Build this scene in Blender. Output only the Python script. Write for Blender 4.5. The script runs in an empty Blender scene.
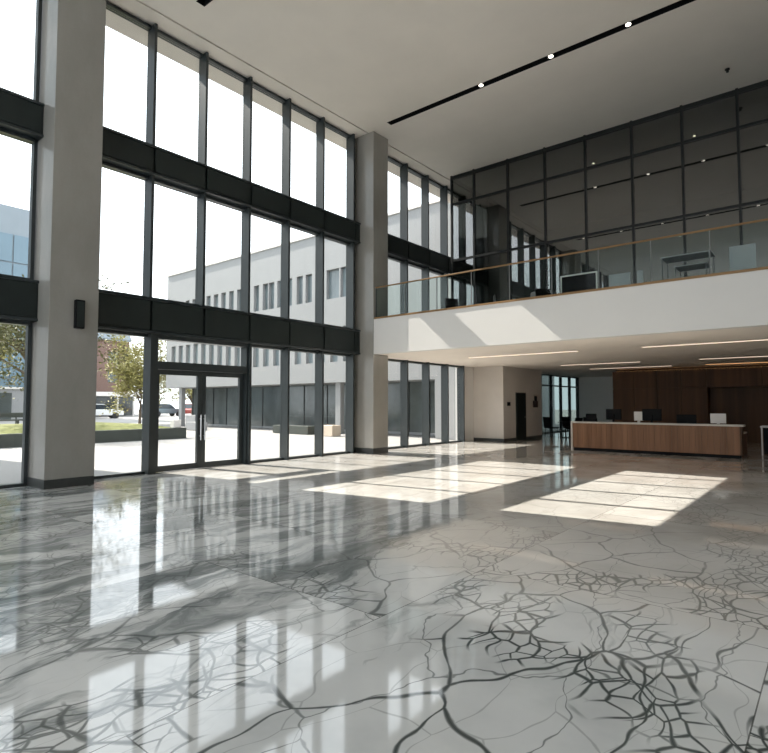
import bpy, bmesh, math, random
from mathutils import Vector, Matrix

C = bpy.context.scene.collection
PI = math.pi

# ------------------------------------------------------------------ materials
def new_mat(name):
    m = bpy.data.materials.new(name)
    m.use_nodes = True
    nt = m.node_tree
    return m, nt, nt.nodes['Principled BSDF'], nt.nodes['Material Output']

def mathn(nt, op, a, b=None, c=None, clamp=False):
    n = nt.nodes.new('ShaderNodeMath')
    n.operation = op
    n.use_clamp = clamp
    for i, v in enumerate((a, b, c)):
        if v is None:
            continue
        if isinstance(v, (int, float)):
            n.inputs[i].default_value = v
        else:
            nt.links.new(v, n.inputs[i])
    return n.outputs[0]

def mixc(nt, fac, a, b, blend='MIX'):
    n = nt.nodes.new('ShaderNodeMix')
    n.data_type = 'RGBA'
    n.blend_type = blend
    for i, v in ((0, fac), (6, a), (7, b)):
        if isinstance(v, (int, float)):
            n.inputs[i].default_value = v
        elif isinstance(v, tuple):
            n.inputs[i].default_value = v if len(v) == 4 else (*v, 1)
        else:
            nt.links.new(v, n.inputs[i])
    return n.outputs[2]

def ramp(nt, fac, stops):
    n = nt.nodes.new('ShaderNodeValToRGB')
    e = n.color_ramp.elements
    while len(e) < len(stops):
        e.new(0.5)
    for el, (p, c) in zip(e, stops):
        el.position = p
        el.color = (c, c, c, 1) if isinstance(c, (int, float)) else (*c, 1)
    nt.links.new(fac, n.inputs[0])
    return n.outputs[0]

def noise(nt, vec, scale, detail=3, rough=0.5, dist=0.0):
    n = nt.nodes.new('ShaderNodeTexNoise')
    n.inputs['Scale'].default_value = scale
    n.inputs['Detail'].default_value = detail
    n.inputs['Roughness'].default_value = rough
    n.inputs['Distortion'].default_value = dist
    if vec is not None:
        nt.links.new(vec, n.inputs['Vector'])
    return n

def mapping(nt, scale=(1, 1, 1), rot=(0, 0, 0), src=None):
    if src is None:
        src = nt.nodes.new('ShaderNodeTexCoord').outputs['Object']
    mp = nt.nodes.new('ShaderNodeMapping')
    mp.inputs['Scale'].default_value = scale
    mp.inputs['Rotation'].default_value = rot
    nt.links.new(src, mp.inputs['Vector'])
    return mp.outputs[0]

def surface(name, col, rough=0.5, metal=0.0, var=0.12, scale=2.0, spec=0.5, stretch=(1, 1, 1), bump=0.0):
    """a plain surface with a little mottling of its own colour"""
    m, nt, b, out = new_mat(name)
    v = mapping(nt, stretch)
    nz = noise(nt, v, scale, 4, 0.6)
    lo = tuple(c * (1 - var) for c in col)
    hi = tuple(min(1, c * (1 + var)) for c in col)
    nt.links.new(ramp(nt, nz.outputs[0], [(0.3, lo), (0.7, hi)]), b.inputs['Base Color'])
    b.inputs['Roughness'].default_value = rough
    b.inputs['Metallic'].default_value = metal
    b.inputs['Specular IOR Level'].default_value = spec
    if bump:
        bp = nt.nodes.new('ShaderNodeBump')
        bp.inputs['Strength'].default_value = bump
        nt.links.new(nz.outputs[0], bp.inputs['Height'])
        nt.links.new(bp.outputs[0], b.inputs['Normal'])
    return m

def emitter(name, col, strength):
    m, nt, b, out = new_mat(name)
    b.inputs['Base Color'].default_value = (*col, 1)
    b.inputs['Emission Color'].default_value = (*col, 1)
    b.inputs['Emission Strength'].default_value = strength
    return m

def glass(name, tint, ior=1.5, rough=0.0):
    m, nt, b, out = new_mat(name)
    nt.nodes.remove(b)
    tr = nt.nodes.new('ShaderNodeBsdfTransparent')
    tr.inputs[0].default_value = (*tint, 1)
    gl = nt.nodes.new('ShaderNodeBsdfGlossy')
    gl.inputs['Roughness'].default_value = rough
    gl.inputs['Color'].default_value = (1, 1, 1, 1)
    fr = nt.nodes.new('ShaderNodeFresnel')
    fr.inputs['IOR'].default_value = ior
    geo = nt.nodes.new('ShaderNodeNewGeometry')
    fac = mathn(nt, 'MULTIPLY', fr.outputs[0], mathn(nt, 'SUBTRACT', 1.0, geo.outputs['Backfacing']))
    mx = nt.nodes.new('ShaderNodeMixShader')
    nt.links.new(fac, mx.inputs[0])
    nt.links.new(tr.outputs[0], mx.inputs[1])
    nt.links.new(gl.outputs[0], mx.inputs[2])
    nt.links.new(mx.outputs[0], out.inputs[0])
    return m

def wood(name, dark, light, rough=0.45, axis='z'):
    m, nt, b, out = new_mat(name)
    sc = {'z': (14, 14, 0.7), 'x': (0.7, 14, 14), 'y': (14, 0.7, 14)}[axis]
    v = mapping(nt, sc)
    nz = noise(nt, v, 1.0, 6, 0.6, 0.6)
    v2 = mapping(nt, {'z': (2.2, 2.2, 0.02), 'x': (0.02, 2.2, 2.2), 'y': (2.2, 0.02, 2.2)}[axis])
    n2 = noise(nt, v2, 1.3, 2)
    c = ramp(nt, nz.outputs[0], [(0.25, dark), (0.75, light)])
    c = mixc(nt, 0.55, c, ramp(nt, n2.outputs[0], [(0.35, tuple(x * 0.62 for x in dark)), (0.65, light)]))
    nt.links.new(c, b.inputs['Base Color'])
    b.inputs['Roughness'].default_value = rough
    b.inputs['Specular IOR Level'].default_value = 0.22
    return m

def marble():
    m, nt, b, out = new_mat('polished_marble')
    L = nt.links
    geo = nt.nodes.new('ShaderNodeTexCoord')
    sep = nt.nodes.new('ShaderNodeSeparateXYZ')
    L.new(geo.outputs['Object'], sep.inputs[0])
    TS = 2.32
    u = mathn(nt, 'DIVIDE', mathn(nt, 'ADD', sep.outputs[0], 2.70), TS)
    fu = mathn(nt, 'FLOOR', u)
    par = mathn(nt, 'MULTIPLY', mathn(nt, 'PINGPONG', fu, 1.0), 0.45)
    v = mathn(nt, 'ADD', mathn(nt, 'DIVIDE', mathn(nt, 'SUBTRACT', sep.outputs[1], 1.33), TS * 1.5), par)
    fv = mathn(nt, 'FLOOR', v)
    cid = nt.nodes.new('ShaderNodeCombineXYZ')
    L.new(fu, cid.inputs[0]); L.new(fv, cid.inputs[1])
    wn = nt.nodes.new('ShaderNodeTexWhiteNoise')
    wn.noise_dimensions = '3D'
    L.new(cid.outputs[0], wn.inputs['Vector'])
    sc = nt.nodes.new('ShaderNodeVectorMath'); sc.operation = 'SCALE'
    L.new(wn.outputs['Color'], sc.inputs[0]); sc.inputs['Scale'].default_value = 3.0
    off = nt.nodes.new('ShaderNodeVectorMath'); off.operation = 'ADD'
    L.new(geo.outputs['Object'], off.inputs[0]); L.new(sc.outputs[0], off.inputs[1])
    P = off.outputs[0]
    # warp
    wz = noise(nt, P, 0.9, 4, 0.55)
    wv = nt.nodes.new('ShaderNodeVectorMath'); wv.operation = 'MULTIPLY_ADD'
    L.new(wz.outputs['Color'], wv.inputs[0]); wv.inputs[1].default_value = (0.9, 0.9, 0.0); L.new(P, wv.inputs[2])
    W = wv.outputs[0]
    wz2 = noise(nt, P, 1.9, 1, 0.5)
    wv2 = nt.nodes.new('ShaderNodeVectorMath'); wv2.operation = 'MULTIPLY_ADD'
    L.new(wz2.outputs['Color'], wv2.inputs[0]); wv2.inputs[1].default_value = (0.34, 0.34, 0.0); L.new(P, wv2.inputs[2])
    W2 = wv2.outputs[0]
    def veins(scale, width, vec, stretch=(1, 1, 1), rot=0.0, lo=0.2):
        vo = nt.nodes.new('ShaderNodeTexVoronoi')
        vo.voronoi_dimensions = '2D'
        vo.feature = 'DISTANCE_TO_EDGE'
        vo.inputs['Scale'].default_value = scale
        L.new(mapping(nt, stretch, (0, 0, rot), vec), vo.inputs['Vector'])
        wmod = noise(nt, vec, 3.1, 3, 0.6)
        wd = mathn(nt, 'MULTIPLY', ramp(nt, wmod.outputs[0], [(0.36, lo), (0.66, 1.0)]), width)
        d = mathn(nt, 'DIVIDE', vo.outputs['Distance'], wd)
        return ramp(nt, d, [(0.0, 1.0), (0.45, 0.88), (1.0, 0.0)])
    def band(vec, scale, lo, hi, stretch=(1, 1, 1), rot=0.0, det=2):
        """1 along the ridge lines of a slow noise, 0 away from them"""
        nn = noise(nt, mapping(nt, stretch, (0, 0, rot), vec), scale, det, 0.5)
        r = mathn(nt, 'ABSOLUTE', mathn(nt, 'SUBTRACT', nn.outputs[0], 0.5))
        return ramp(nt, r, [(lo, 1.0), (hi, 0.0)])
    big = mathn(nt, 'MULTIPLY', veins(1.5, 0.032, W2, (1.0, 0.62, 1), 0.5, 0.35), band(W2, 0.5, 0.06, 0.13, det=3))
    net = veins(3.9, 0.075, W2, (1.0, 0.6, 1), 0.9, 0.4)
    net = mathn(nt, 'MULTIPLY', net, band(P, 0.45, 0.046, 0.062, (1, 0.7, 1), 0.7, 3))
    net2 = veins(8.0, 0.12, W2, (1.0, 0.62, 1), 0.9, 0.4)
    net2 = mathn(nt, 'MULTIPLY', net2, band(P, 0.45, 0.026, 0.045, (1, 0.7, 1), 0.7, 3))
    hair = veins(1.25, 0.012, W, (1.0, 0.5, 1), -0.4, 0.4)
    hair2 = veins(2.6, 0.02, W2, (1.0, 0.45, 1), 1.3, 0.2)
    hair = mathn(nt, 'MAXIMUM', mathn(nt, 'MULTIPLY', hair, 0.7), mathn(nt, 'MULTIPLY', hair2, 0.35))
    vein = mathn(nt, 'MAXIMUM', mathn(nt, 'MAXIMUM', big, net), mathn(nt, 'MAXIMUM', hair, net2))
    # cloudy body
    cl = noise(nt, P, 0.8, 5, 0.6)
    body = ramp(nt, cl.outputs[0], [(0.28, (0.58, 0.59, 0.585)), (0.5, (0.78, 0.78, 0.765)), (0.75, (0.85, 0.845, 0.83))])
    # streaks of dark grey-green stone, running with the window wall, heavier in the near left
    sv = mapping(nt, (1.5, 0.30, 1), (0, 0, 0.28), W)
    st = noise(nt, sv, 1.25, 7, 0.64, 1.2)
    gx = nt.nodes.new('ShaderNodeMapRange')
    L.new(sep.outputs[0], gx.inputs[0])
    gx.inputs[1].default_value = -1.6; gx.inputs[2].default_value = -4.5
    gx.inputs[3].default_value = -0.15; gx.inputs[4].default_value = 0.06
    gy = nt.nodes.new('ShaderNodeMapRange')
    L.new(sep.outputs[1], gy.inputs[0])
    gy.inputs[1].default_value = 4.5; gy.inputs[2].default_value = 10.0
    gy.inputs[3].default_value = 0.0; gy.inputs[4].default_value = -0.13
    sm = ramp(nt, mathn(nt, 'ADD', mathn(nt, 'ADD', st.outputs[0], gx.outputs[0]), gy.outputs[0]), [(0.50, 0.0), (0.60, 0.7), (0.75, 1.0)])
    body = mixc(nt, sm, body, (0.15, 0.172, 0.172))
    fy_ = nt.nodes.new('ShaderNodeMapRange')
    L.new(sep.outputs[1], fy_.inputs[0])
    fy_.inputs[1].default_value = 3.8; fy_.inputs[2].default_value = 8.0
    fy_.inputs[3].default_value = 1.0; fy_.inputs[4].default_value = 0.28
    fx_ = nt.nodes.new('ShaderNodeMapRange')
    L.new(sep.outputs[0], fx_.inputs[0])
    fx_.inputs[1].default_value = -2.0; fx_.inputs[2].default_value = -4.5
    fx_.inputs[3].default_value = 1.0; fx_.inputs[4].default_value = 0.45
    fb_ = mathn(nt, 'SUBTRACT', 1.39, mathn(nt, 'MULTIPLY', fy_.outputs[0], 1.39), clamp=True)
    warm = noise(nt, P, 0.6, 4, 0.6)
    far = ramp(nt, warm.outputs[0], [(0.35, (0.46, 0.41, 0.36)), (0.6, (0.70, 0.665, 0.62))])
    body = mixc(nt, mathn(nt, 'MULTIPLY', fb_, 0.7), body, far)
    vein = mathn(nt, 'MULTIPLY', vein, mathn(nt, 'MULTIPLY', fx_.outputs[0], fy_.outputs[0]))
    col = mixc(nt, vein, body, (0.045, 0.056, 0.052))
    # tile to tile tone and joints
    col = mixc(nt, mathn(nt, 'MULTIPLY', wn.outputs['Value'], 0.22), col, (0.16, 0.17, 0.165))
    def joint(q, w):
        f = mathn(nt, 'FRACT', q)
        e = mathn(nt, 'MINIMUM', f, mathn(nt, 'SUBTRACT', 1.0, f))
        return mathn(nt, 'LESS_THAN', e, w)
    jn = mathn(nt, 'MAXIMUM', joint(u, 0.0016), joint(v, 0.0011))
    col = mixc(nt, mathn(nt, 'MULTIPLY', jn, 0.8), col, (0.06, 0.06, 0.055))
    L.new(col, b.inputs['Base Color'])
    b.inputs['Roughness'].default_value = 0.05
    b.inputs['IOR'].default_value = 1.62
    b.inputs['Specular IOR Level'].default_value = 0.5
    bp = nt.nodes.new('ShaderNodeBump')
    bp.inputs['Strength'].default_value = 0.008
    bp.inputs['Distance'].default_value = 0.02
    L.new(noise(nt, geo.outputs['Object'], 1.1, 1).outputs[0], bp.inputs['Height'])
    L.new(bp.outputs[0], b.inputs['Normal'])
    return m

def concrete(name, col, rough, var=0.1, spec=0.5):
    m, nt, b, out = new_mat(name)
    v = mapping(nt, (1.2, 1.2, 0.5))
    n1 = noise(nt, v, 1.2, 6, 0.65)
    n2 = noise(nt, mapping(nt), 18, 3, 0.6)
    lo = tuple(c * (1 - var) for c in col); hi = tuple(c * (1 + var) for c in col)
    c = ramp(nt, n1.outputs[0], [(0.3, lo), (0.7, hi)])
    c = mixc(nt, 0.12, c, ramp(nt, n2.outputs[0], [(0.3, lo), (0.7, hi)]))
    nt.links.new(c, b.inputs['Base Color'])
    nt.links.new(ramp(nt, n1.outputs[0], [(0.3, rough * 0.8), (0.7, rough * 1.3)]), b.inputs['Roughness'])
    b.inputs['Specular IOR Level'].default_value = spec
    return m

M = dict(
    marble=marble(),
    column=concrete('grey_concrete', (0.30, 0.285, 0.26), 0.14, spec=0.9),
    ceiling=surface('warm_plaster', (0.74, 0.695, 0.64), 0.8, var=0.03, scale=0.8),
    white=surface('white_plaster', (0.66, 0.645, 0.625), 0.6, var=0.02, scale=0.8),
    brightwhite=surface('bright_plaster', (0.85, 0.84, 0.81), 0.6, var=0.02, scale=0.8),
    soffit=surface('soffit_plaster', (0.78, 0.715, 0.65), 0.7, var=0.03, scale=0.8),
    greywall=surface('grey_plaster', (0.62, 0.575, 0.53), 0.6, var=0.04, scale=1.0),
    frame=surface('dark_aluminium', (0.024, 0.031, 0.033), 0.30, var=0.08, scale=5, spec=0.6),
    gframe=surface('black_aluminium', (0.010, 0.012, 0.012), 0.4, var=0.08, scale=5, spec=0.3),
    beam=surface('dark_panel', (0.016, 0.022, 0.021), 0.45, var=0.12, scale=3, spec=0.35),
    flange=surface('brushed_edge', (0.16, 0.17, 0.17), 0.4, var=0.06, scale=6),
    black=surface('black_plastic', (0.008, 0.008, 0.009), 0.6, var=0.1, scale=8, spec=0.1),
    darkbase=surface('dark_stone_base', (0.045, 0.048, 0.046), 0.3, var=0.15, scale=6),
    glass=glass('clear_glass', (0.965, 0.975, 0.97), 1.45),
    tint=glass('smoked_glass', (0.50, 0.54, 0.53), 2.3),
    grey_glass=glass('grey_glass', (0.42, 0.47, 0.46), 1.5),
    rail_glass=glass('railing_glass', (0.90, 0.95, 0.94), 1.16),
    rail_wood=wood('handrail_oak', (0.20, 0.11, 0.045), (0.34, 0.205, 0.095), 0.45, 'x'),
    wood=wood('counter_oak', (0.17, 0.080, 0.040), (0.31, 0.160, 0.085), 0.45, 'z'),
    wallwood=wood('walnut_panelling', (0.06, 0.027, 0.011), (0.11, 0.052, 0.022), 0.5, 'z'),
    stone=surface('pale_counter_stone', (0.55, 0.51, 0.46), 0.35, var=0.06, scale=6),
    steel=surface('brushed_steel', (0.55, 0.55, 0.55), 0.28, 1.0, var=0.06, scale=9),
    offwhite=surface('offwhite_casing', (0.72, 0.69, 0.66), 0.5, var=0.03, scale=6),
    greypanel=surface('grey_felt', (0.40, 0.42, 0.43), 0.85, var=0.06, scale=9),
    carpet=surface('office_carpet', (0.08, 0.08, 0.08), 0.95, var=0.15, scale=9),
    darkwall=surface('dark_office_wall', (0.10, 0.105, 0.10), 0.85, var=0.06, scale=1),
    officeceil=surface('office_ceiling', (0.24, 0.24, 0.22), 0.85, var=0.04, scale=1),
    strip=emitter('warm_strip', (1.0, 0.80, 0.62), 1.1),
    cove=emitter('amber_cove', (1.0, 0.52, 0.20), 1.3),
    spot=emitter('lamp_lens', (1.0, 0.93, 0.80), 5.0),
    lamp=emitter('office_lamp', (1.0, 0.85, 0.62), 3.5),
    # outside
    paving=surface('pale_paving', (0.30, 0.29, 0.28), 0.85, var=0.05, scale=0.6),
    facade=surface('pale_cladding', (0.30, 0.305, 0.31), 0.75, var=0.025, scale=0.4),
    facade_win=surface('facade_glass', (0.17, 0.205, 0.22), 0.15, var=0.3, scale=0.35, spec=0.6),
    shopglass=surface('shopfront_glass', (0.085, 0.10, 0.10), 0.12, var=0.45, scale=0.5, spec=0.6),
    brick=None,
    blueglass=surface('blue_curtain_glass', (0.11, 0.18, 0.23), 0.15, var=0.14, scale=0.15, spec=0.7),
    blueroof=surface('blue_grey_metal', (0.20, 0.235, 0.265), 0.6, var=0.04, scale=0.3),
    grass=surface('mown_grass', (0.155, 0.165, 0.04), 0.9, var=0.35, scale=3, bump=0.4),
    lowwall=surface('grey_low_wall', (0.06, 0.068, 0.06), 0.7, var=0.12, scale=1.5),
    bark=surface('tree_bark', (0.13, 0.10, 0.075), 0.9, var=0.25, scale=9, bump=0.4),
    leaf_y=surface('yellow_green_leaves', (0.28, 0.26, 0.085), 0.7, var=0.35, scale=1.2),
    leaf_g=surface('dull_green_leaves', (0.115, 0.115, 0.045), 0.7, var=0.35, scale=1.2),
    tan=surface('tan_stone', (0.62, 0.52, 0.42), 0.7, var=0.05, scale=3),
    tyre=surface('tyre_rubber', (0.02, 0.02, 0.02), 0.8, var=0.1, scale=9),
    car_white=surface('white_car_paint', (0.75, 0.76, 0.77), 0.25, var=0.02, scale=1),
    car_dark=surface('dark_car_paint', (0.06, 0.07, 0.09), 0.25, var=0.05, scale=1),
    car_blue=surface('slate_car_paint', (0.13, 0.17, 0.19), 0.25, var=0.05, scale=1),
    car_red=surface('red_car_paint', (0.30, 0.07, 0.06), 0.25, var=0.05, scale=1),
    fitting=surface('dark_red_plastic', (0.035, 0.014, 0.012), 0.5, var=0.1, scale=6),
    car_glass=surface('car_window', (0.04, 0.05, 0.06), 0.08, var=0.1, scale=1),
)

def brick_mat():
    m, nt, b, out = new_mat('red_brick')
    tc = nt.nodes.new('ShaderNodeTexCoord')
    mp = nt.nodes.new('ShaderNodeMapping')
    mp.inputs['Rotation'].default_value = (PI / 2, 0, PI / 2)
    nt.links.new(tc.outputs['Object'], mp.inputs['Vector'])
    br = nt.nodes.new('ShaderNodeTexBrick')
    nt.links.new(mp.outputs[0], br.inputs['Vector'])
    br.inputs['Color1'].default_value = (0.20, 0.065, 0.042, 1)
    br.inputs['Color2'].default_value = (0.17, 0.058, 0.04, 1)
    br.inputs['Mortar'].default_value = (0.19, 0.12, 0.10, 1)
    br.inputs['Scale'].default_value = 2.0
    nt.links.new(br.outputs['Color'], b.inputs['Base Color'])
    b.inputs['Roughness'].default_value = 0.9
    return m
M['brick'] = brick_mat()

# ------------------------------------------------------------------ mesh helpers
class MB:
    def __init__(self):
        self.bm = bmesh.new()
    def box(self, x0, x1, y0, y1, z0, z1):
        vs = [self.bm.verts.new((x, y, z)) for z in (z0, z1) for x, y in ((x0, y0), (x1, y0), (x1, y1), (x0, y1))]
        for f in ((3, 2, 1, 0), (4, 5, 6, 7), (0, 1, 5, 4), (1, 2, 6, 5), (2, 3, 7, 6), (3, 0, 4, 7)):
            self.bm.faces.new([vs[i] for i in f])
        return self
    def tube(self, pts, r, seg=8, r2=None):
        pts = [Vector(p) for p in pts]
        n = len(pts)
        rings = []
        for i, p in enumerate(pts):
            d = (pts[min(i + 1, n - 1)] - pts[max(i - 1, 0)]).normalized()
            a = d.orthogonal().normalized()
            c = d.cross(a)
            rr = r if r2 is None else r + (r2 - r) * i / max(1, n - 1)
            rings.append([self.bm.verts.new(p + rr * (math.cos(t) * a + math.sin(t) * c)) for t in [2 * PI * k / seg for k in range(seg)]])
        for A, B in zip(rings, rings[1:]):
            for k in range(seg):
                self.bm.faces.new((A[k], A[(k + 1) % seg], B[(k + 1) % seg], B[k]))
        self.bm.faces.new(rings[0][::-1]); self.bm.faces.new(rings[-1])
        return self
    def prism(self, prof, axis, a0, a1):
        """extrude a 2-D outline along an axis; outline is (y,z) for x, (x,z) for y, (x,y) for z"""
        def P(p, a):
            return {'x': (a, p[0], p[1]), 'y': (p[0], a, p[1]), 'z': (p[0], p[1], a)}[axis]
        A = [self.bm.verts.new(P(p, a0)) for p in prof]
        B = [self.bm.verts.new(P(p, a1)) for p in prof]
        n = len(prof)
        self.bm.faces.new(A[::-1]); self.bm.faces.new(B)
        for k in range(n):
            self.bm.faces.new((A[k], A[(k + 1) % n], B[(k + 1) % n], B[k]))
        return self
    def build(self, name, mat, parent=None, bevel=0.0, smooth=False, loc=None):
        bmesh.ops.recalc_face_normals(self.bm, faces=self.bm.faces)
        me = bpy.data.meshes.new(name)
        self.bm.to_mesh(me); self.bm.free()
        me.materials.append(mat)
        if smooth:
            for p in me.polygons: p.use_smooth = True
        o = bpy.data.objects.new(name, me)
        C.objects.link(o)
        if parent is not None:
            o.parent = parent
        if loc is not None:
            o.location = loc
        if bevel:
            bv = o.modifiers.new('edge', 'BEVEL')
            bv.width = bevel; bv.segments = 2; bv.limit_method = 'ANGLE'
        return o

def tag(o, label=None, cat=None, group=None, kind=None):
    if label: o['label'] = label
    if cat: o['category'] = cat
    if group: o['group'] = group
    if kind: o['kind'] = kind
    return o

def empty(name, loc=(0, 0, 0), rz=0.0):
    o = bpy.data.objects.new(name, None)
    o.empty_display_size = 0.2
    C.objects.link(o)
    o.location = loc; o.rotation_euler = (0, 0, rz)
    return o

def copy_tree(o, parent=None):
    c = o.copy(); C.objects.link(c)
    if parent is not None: c.parent = parent
    for ch in list(o.children): copy_tree(ch, c)
    return c

def plate(mb, x0, x1, y0, y1, z0, z1, holes):
    xs = sorted({x0, x1, *[v for h in holes for v in h[:2] if x0 < v < x1]})
    ys = sorted({y0, y1, *[v for h in holes for v in h[2:] if y0 < v < y1]})
    for a, b in zip(xs, xs[1:]):
        for c, d in zip(ys, ys[1:]):
            mx, my = (a + b) / 2, (c + d) / 2
            if any(h[0] < mx < h[1] and h[2] < my < h[3] for h in holes): continue
            mb.box(a, b, c, d, z0, z1)
    return mb

# ------------------------------------------------------------------ key dimensions
XW = -12.30            # glass line of the window wall
XC = -11.45            # room face of the columns
ZC = 10.50             # hall ceiling
XR, YB = 8.0, -8.0     # right wall, wall behind
YE = 33.6              # far end
C1 = (3.98, 4.88); C2 = (13.40, 14.15)
SY = 13.40             # front of the mezzanine
SZ0, SZ1 = 3.18, 4.30
GY = 18.10             # office glass wall on the mezzanine
WY = 26.5              # walnut wall
B1 = (3.20, 4.00); B2 = (6.87, 7.55)

# ------------------------------------------------------------------ setting
tag(MB().box(XW - .2, XR, YB, YE, -0.3, 0).build('floor', M['marble']), 'polished marble floor of large veined tiles', 'floor', kind='structure')

cb = MB()
slots = [(-10.78, XR + 1, 13.26, 13.48), (-10.72, XR + 1, 6.48, 6.70)]
plate(cb, -11.66, XR, YB, 21.0, ZC, ZC + 0.16, slots)
cb.box(XW - .06, -11.72, YB, 21.0, ZC, ZC + 0.16)
cb.box(XW - .06, XR, YB, 21.2, ZC + 0.16, ZC + 0.5)
tag(cb.build('ceiling', M['ceiling']), 'high plain taupe hall ceiling', 'ceiling', kind='structure')
tag(MB().box(-13.0, XW - .06, YB, 21.2, ZC - .05, ZC + 0.5).build('trim_1', M['ceiling']), 'roof overhang outside above the windows', 'roof overhang', kind='structure')

tag(MB().box(XR, XR + .3, YB, YE, 0, ZC).build('wall_right', M['white']), 'plain plaster wall on the right of the hall', 'wall', kind='structure')
bk_lines = [-12.2 + 2.52 * k for k in range(7)]
tag(MB().box(2.96, XR, YB - .3, YB, 0, ZC).build('wall_behind', M['white']), 'plain plaster wall behind the viewer', 'wall', kind='structure')
bw_ = tag(empty('window_20', (XW, YB, 0)), 'glazing added behind the viewer to bring in daylight', 'window', kind='structure')  # unseen glazing, added so more daylight reaches the hall
lc = (-XW, -YB, 0)
for x in bk_lines: MB().box(x - .04, x + .04, YB - .25, YB, 0, ZC).build('mullion', M['frame'], bw_, loc=lc)
for a, b in zip(bk_lines, bk_lines[1:]):
    for z0, z1 in ((0, 3.5), (3.5, 7.0), (7.0, ZC)):
        MB().box(a + .04, b - .04, YB - .12, YB - .06, z1 - .1, z1).build('transom', M['frame'], bw_, loc=lc)
        MB().box(a + .04, b - .04, YB - .10, YB - .088, z0, z1 - .1).build('pane', M['glass'], bw_, loc=lc)
tag(MB().box(XW - .2, XW + .2, YB, -4.5, 0, ZC).build('wall_left', M['white']), 'solid piece of the window wall behind the viewer', 'wall', kind='structure')

# mezzanine slab: pale fascia and soffit
mz = MB()
mz.box(XC + .02, XR, SY, SY + .25, SZ0, SZ1)
tag(mz.build('wall_balcony', M['white']), 'white balcony fascia striped with sunlight', 'balcony front', kind='structure')
sf = MB()
sf.box(XC + .02, XR, SY + .25, YE, SZ0, SZ0 + .3)
tag(MB().box(XW + .005, XC + .02, C2[1], YE, SZ0, SZ0 + .3).build('ceiling_edge', M['soffit']), 'low ceiling strip along the windows beyond the second column', 'ceiling', kind='structure')
tag(sf.build('ceiling_lobby', M['soffit']), 'low beige ceiling over the reception area', 'ceiling', kind='structure')
mf = MB()
mf.box(XC + .02, XR, SY + .25, YE, SZ1 - .25, SZ1 - .02)
mf.box(XW - .05, XC + .02, C2[1], YE, SZ1 - .25, SZ1 - .02)
tag(mf.build('floor_mezzanine', M['carpet']), 'dark upper floor behind the railing', 'floor', kind='structure')

# core block at the end of the window wall
tag(MB().box(XW - .25, -10.85, 21.1, 25.0, 0, SZ0).build('wall_core', M['greywall']), 'grey wall block at the end of the windows', 'wall', kind='structure')
tag(MB().box(XW - .1, -10.835, 21.08, 21.1, 0, 0.12).box(-10.85, -10.835, 21.1, 22.24, 0, .12).box(-10.85, -10.835, 23.24, 25.0, 0, .12).build('baseboard_core', M['darkbase']), 'dark skirting along the grey wall block', 'baseboard', kind='structure')
tag(MB().box(XW - .1, -8.0, YE, YE + .25, 0, SZ0).build('wall_end', M['brightwhite']), 'pale wall at the far end beside the walnut wall', 'wall', kind='structure')

# walnut wall: panels with joints, niche, cove
ww = MB()
xs = [-8.05, -7.12, -6.16, -5.2, -4.22, -2.3, -0.4, 1.6, 3.6, 5.6, XR]
zrows = [(0, 2.26), (2.28, 3.06)]
for a, b in zip(xs, xs[1:]):
    for z0, z1 in zrows:
        if a >= -4.3 and z0 == 0:
            continue
        ww.box(a + .006, b - .006, WY, WY + .08, z0, z1)
ww.box(-8.05, -4.22, WY + .08, WY + .7, 0, 3.06)
ww.box(-4.22, XR, WY + .6, WY + .7, 0, 3.06)
ww.box(-8.05, XR, WY + .6, WY + .7, 3.06, SZ0)
ww.box(-4.22, XR, WY + .08, WY + .6, 2.28, 2.36)
ww.box(-8.05, -7.95, WY + .7, YE, 0, SZ0)
tag(ww.build('wall_back', M['wallwood']), 'dark walnut panelled wall behind the reception counter', 'wall', kind='structure')

# office box on the mezzanine
ob = MB()
ob.box(-11.4, XR, 27.0, 27.2, SZ1 - .02, ZC)
tag(ob.build('wall_office', M['darkwall']), 'dark rear wall of the upstairs office', 'wall', kind='structure')
tag(MB().box(-11.46, XR, GY, 27.2, ZC - .02, ZC + .2).build('ceiling_office', M['officeceil']), 'dim office ceiling behind the upstairs glass', 'ceiling', kind='structure')
tag(MB().box(XW - .2, -11.46, 21.0, 21.2, SZ1, ZC).build('wall_upper_end', M['white']), 'narrow white wall where the upper windows end', 'wall', kind='structure')

# ------------------------------------------------------------------ windows
MD, MW = 0.25, 0.065     # mullion depth and width
nwin = 0
def window_row(ys, z0, z1, label, skip=()):
    """one row of panes of the window wall; ys = mullion lines"""
    global nwin
    nwin += 1
    r = tag(empty('window_%d' % nwin, (XW, ys[0], z0)), label, 'window', kind='structure')
    L = lambda mb, nm, mt: mb.build(nm, mt, r, loc=(-XW, -ys[0], -z0))
    for i, y in enumerate(ys):
        L(MB().box(XW - .08, XW + (MD if y not in (4.93, 3.93, 14.2) else .06), y - MW / 2, y + MW / 2, z0, z1), 'mullion', M['frame'])
    for i, (a, b) in enumerate(zip(ys, ys[1:])):
        if i in skip: continue
        L(MB().box(XW - .07, XW + .10, a + MW / 2, b - MW / 2, z1 - .07, z1), 'head_frame', M['frame'])
        L(MB().box(XW - .07, XW + .10, a + MW / 2, b - MW / 2, z0, z0 + .06), 'sill_frame', M['frame'])
        L(MB().box(XW - .006, XW + .006, a + MW / 2, b - MW / 2, z0 + .06, z1 - .07), 'pane', M['glass'])
    return r

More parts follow.
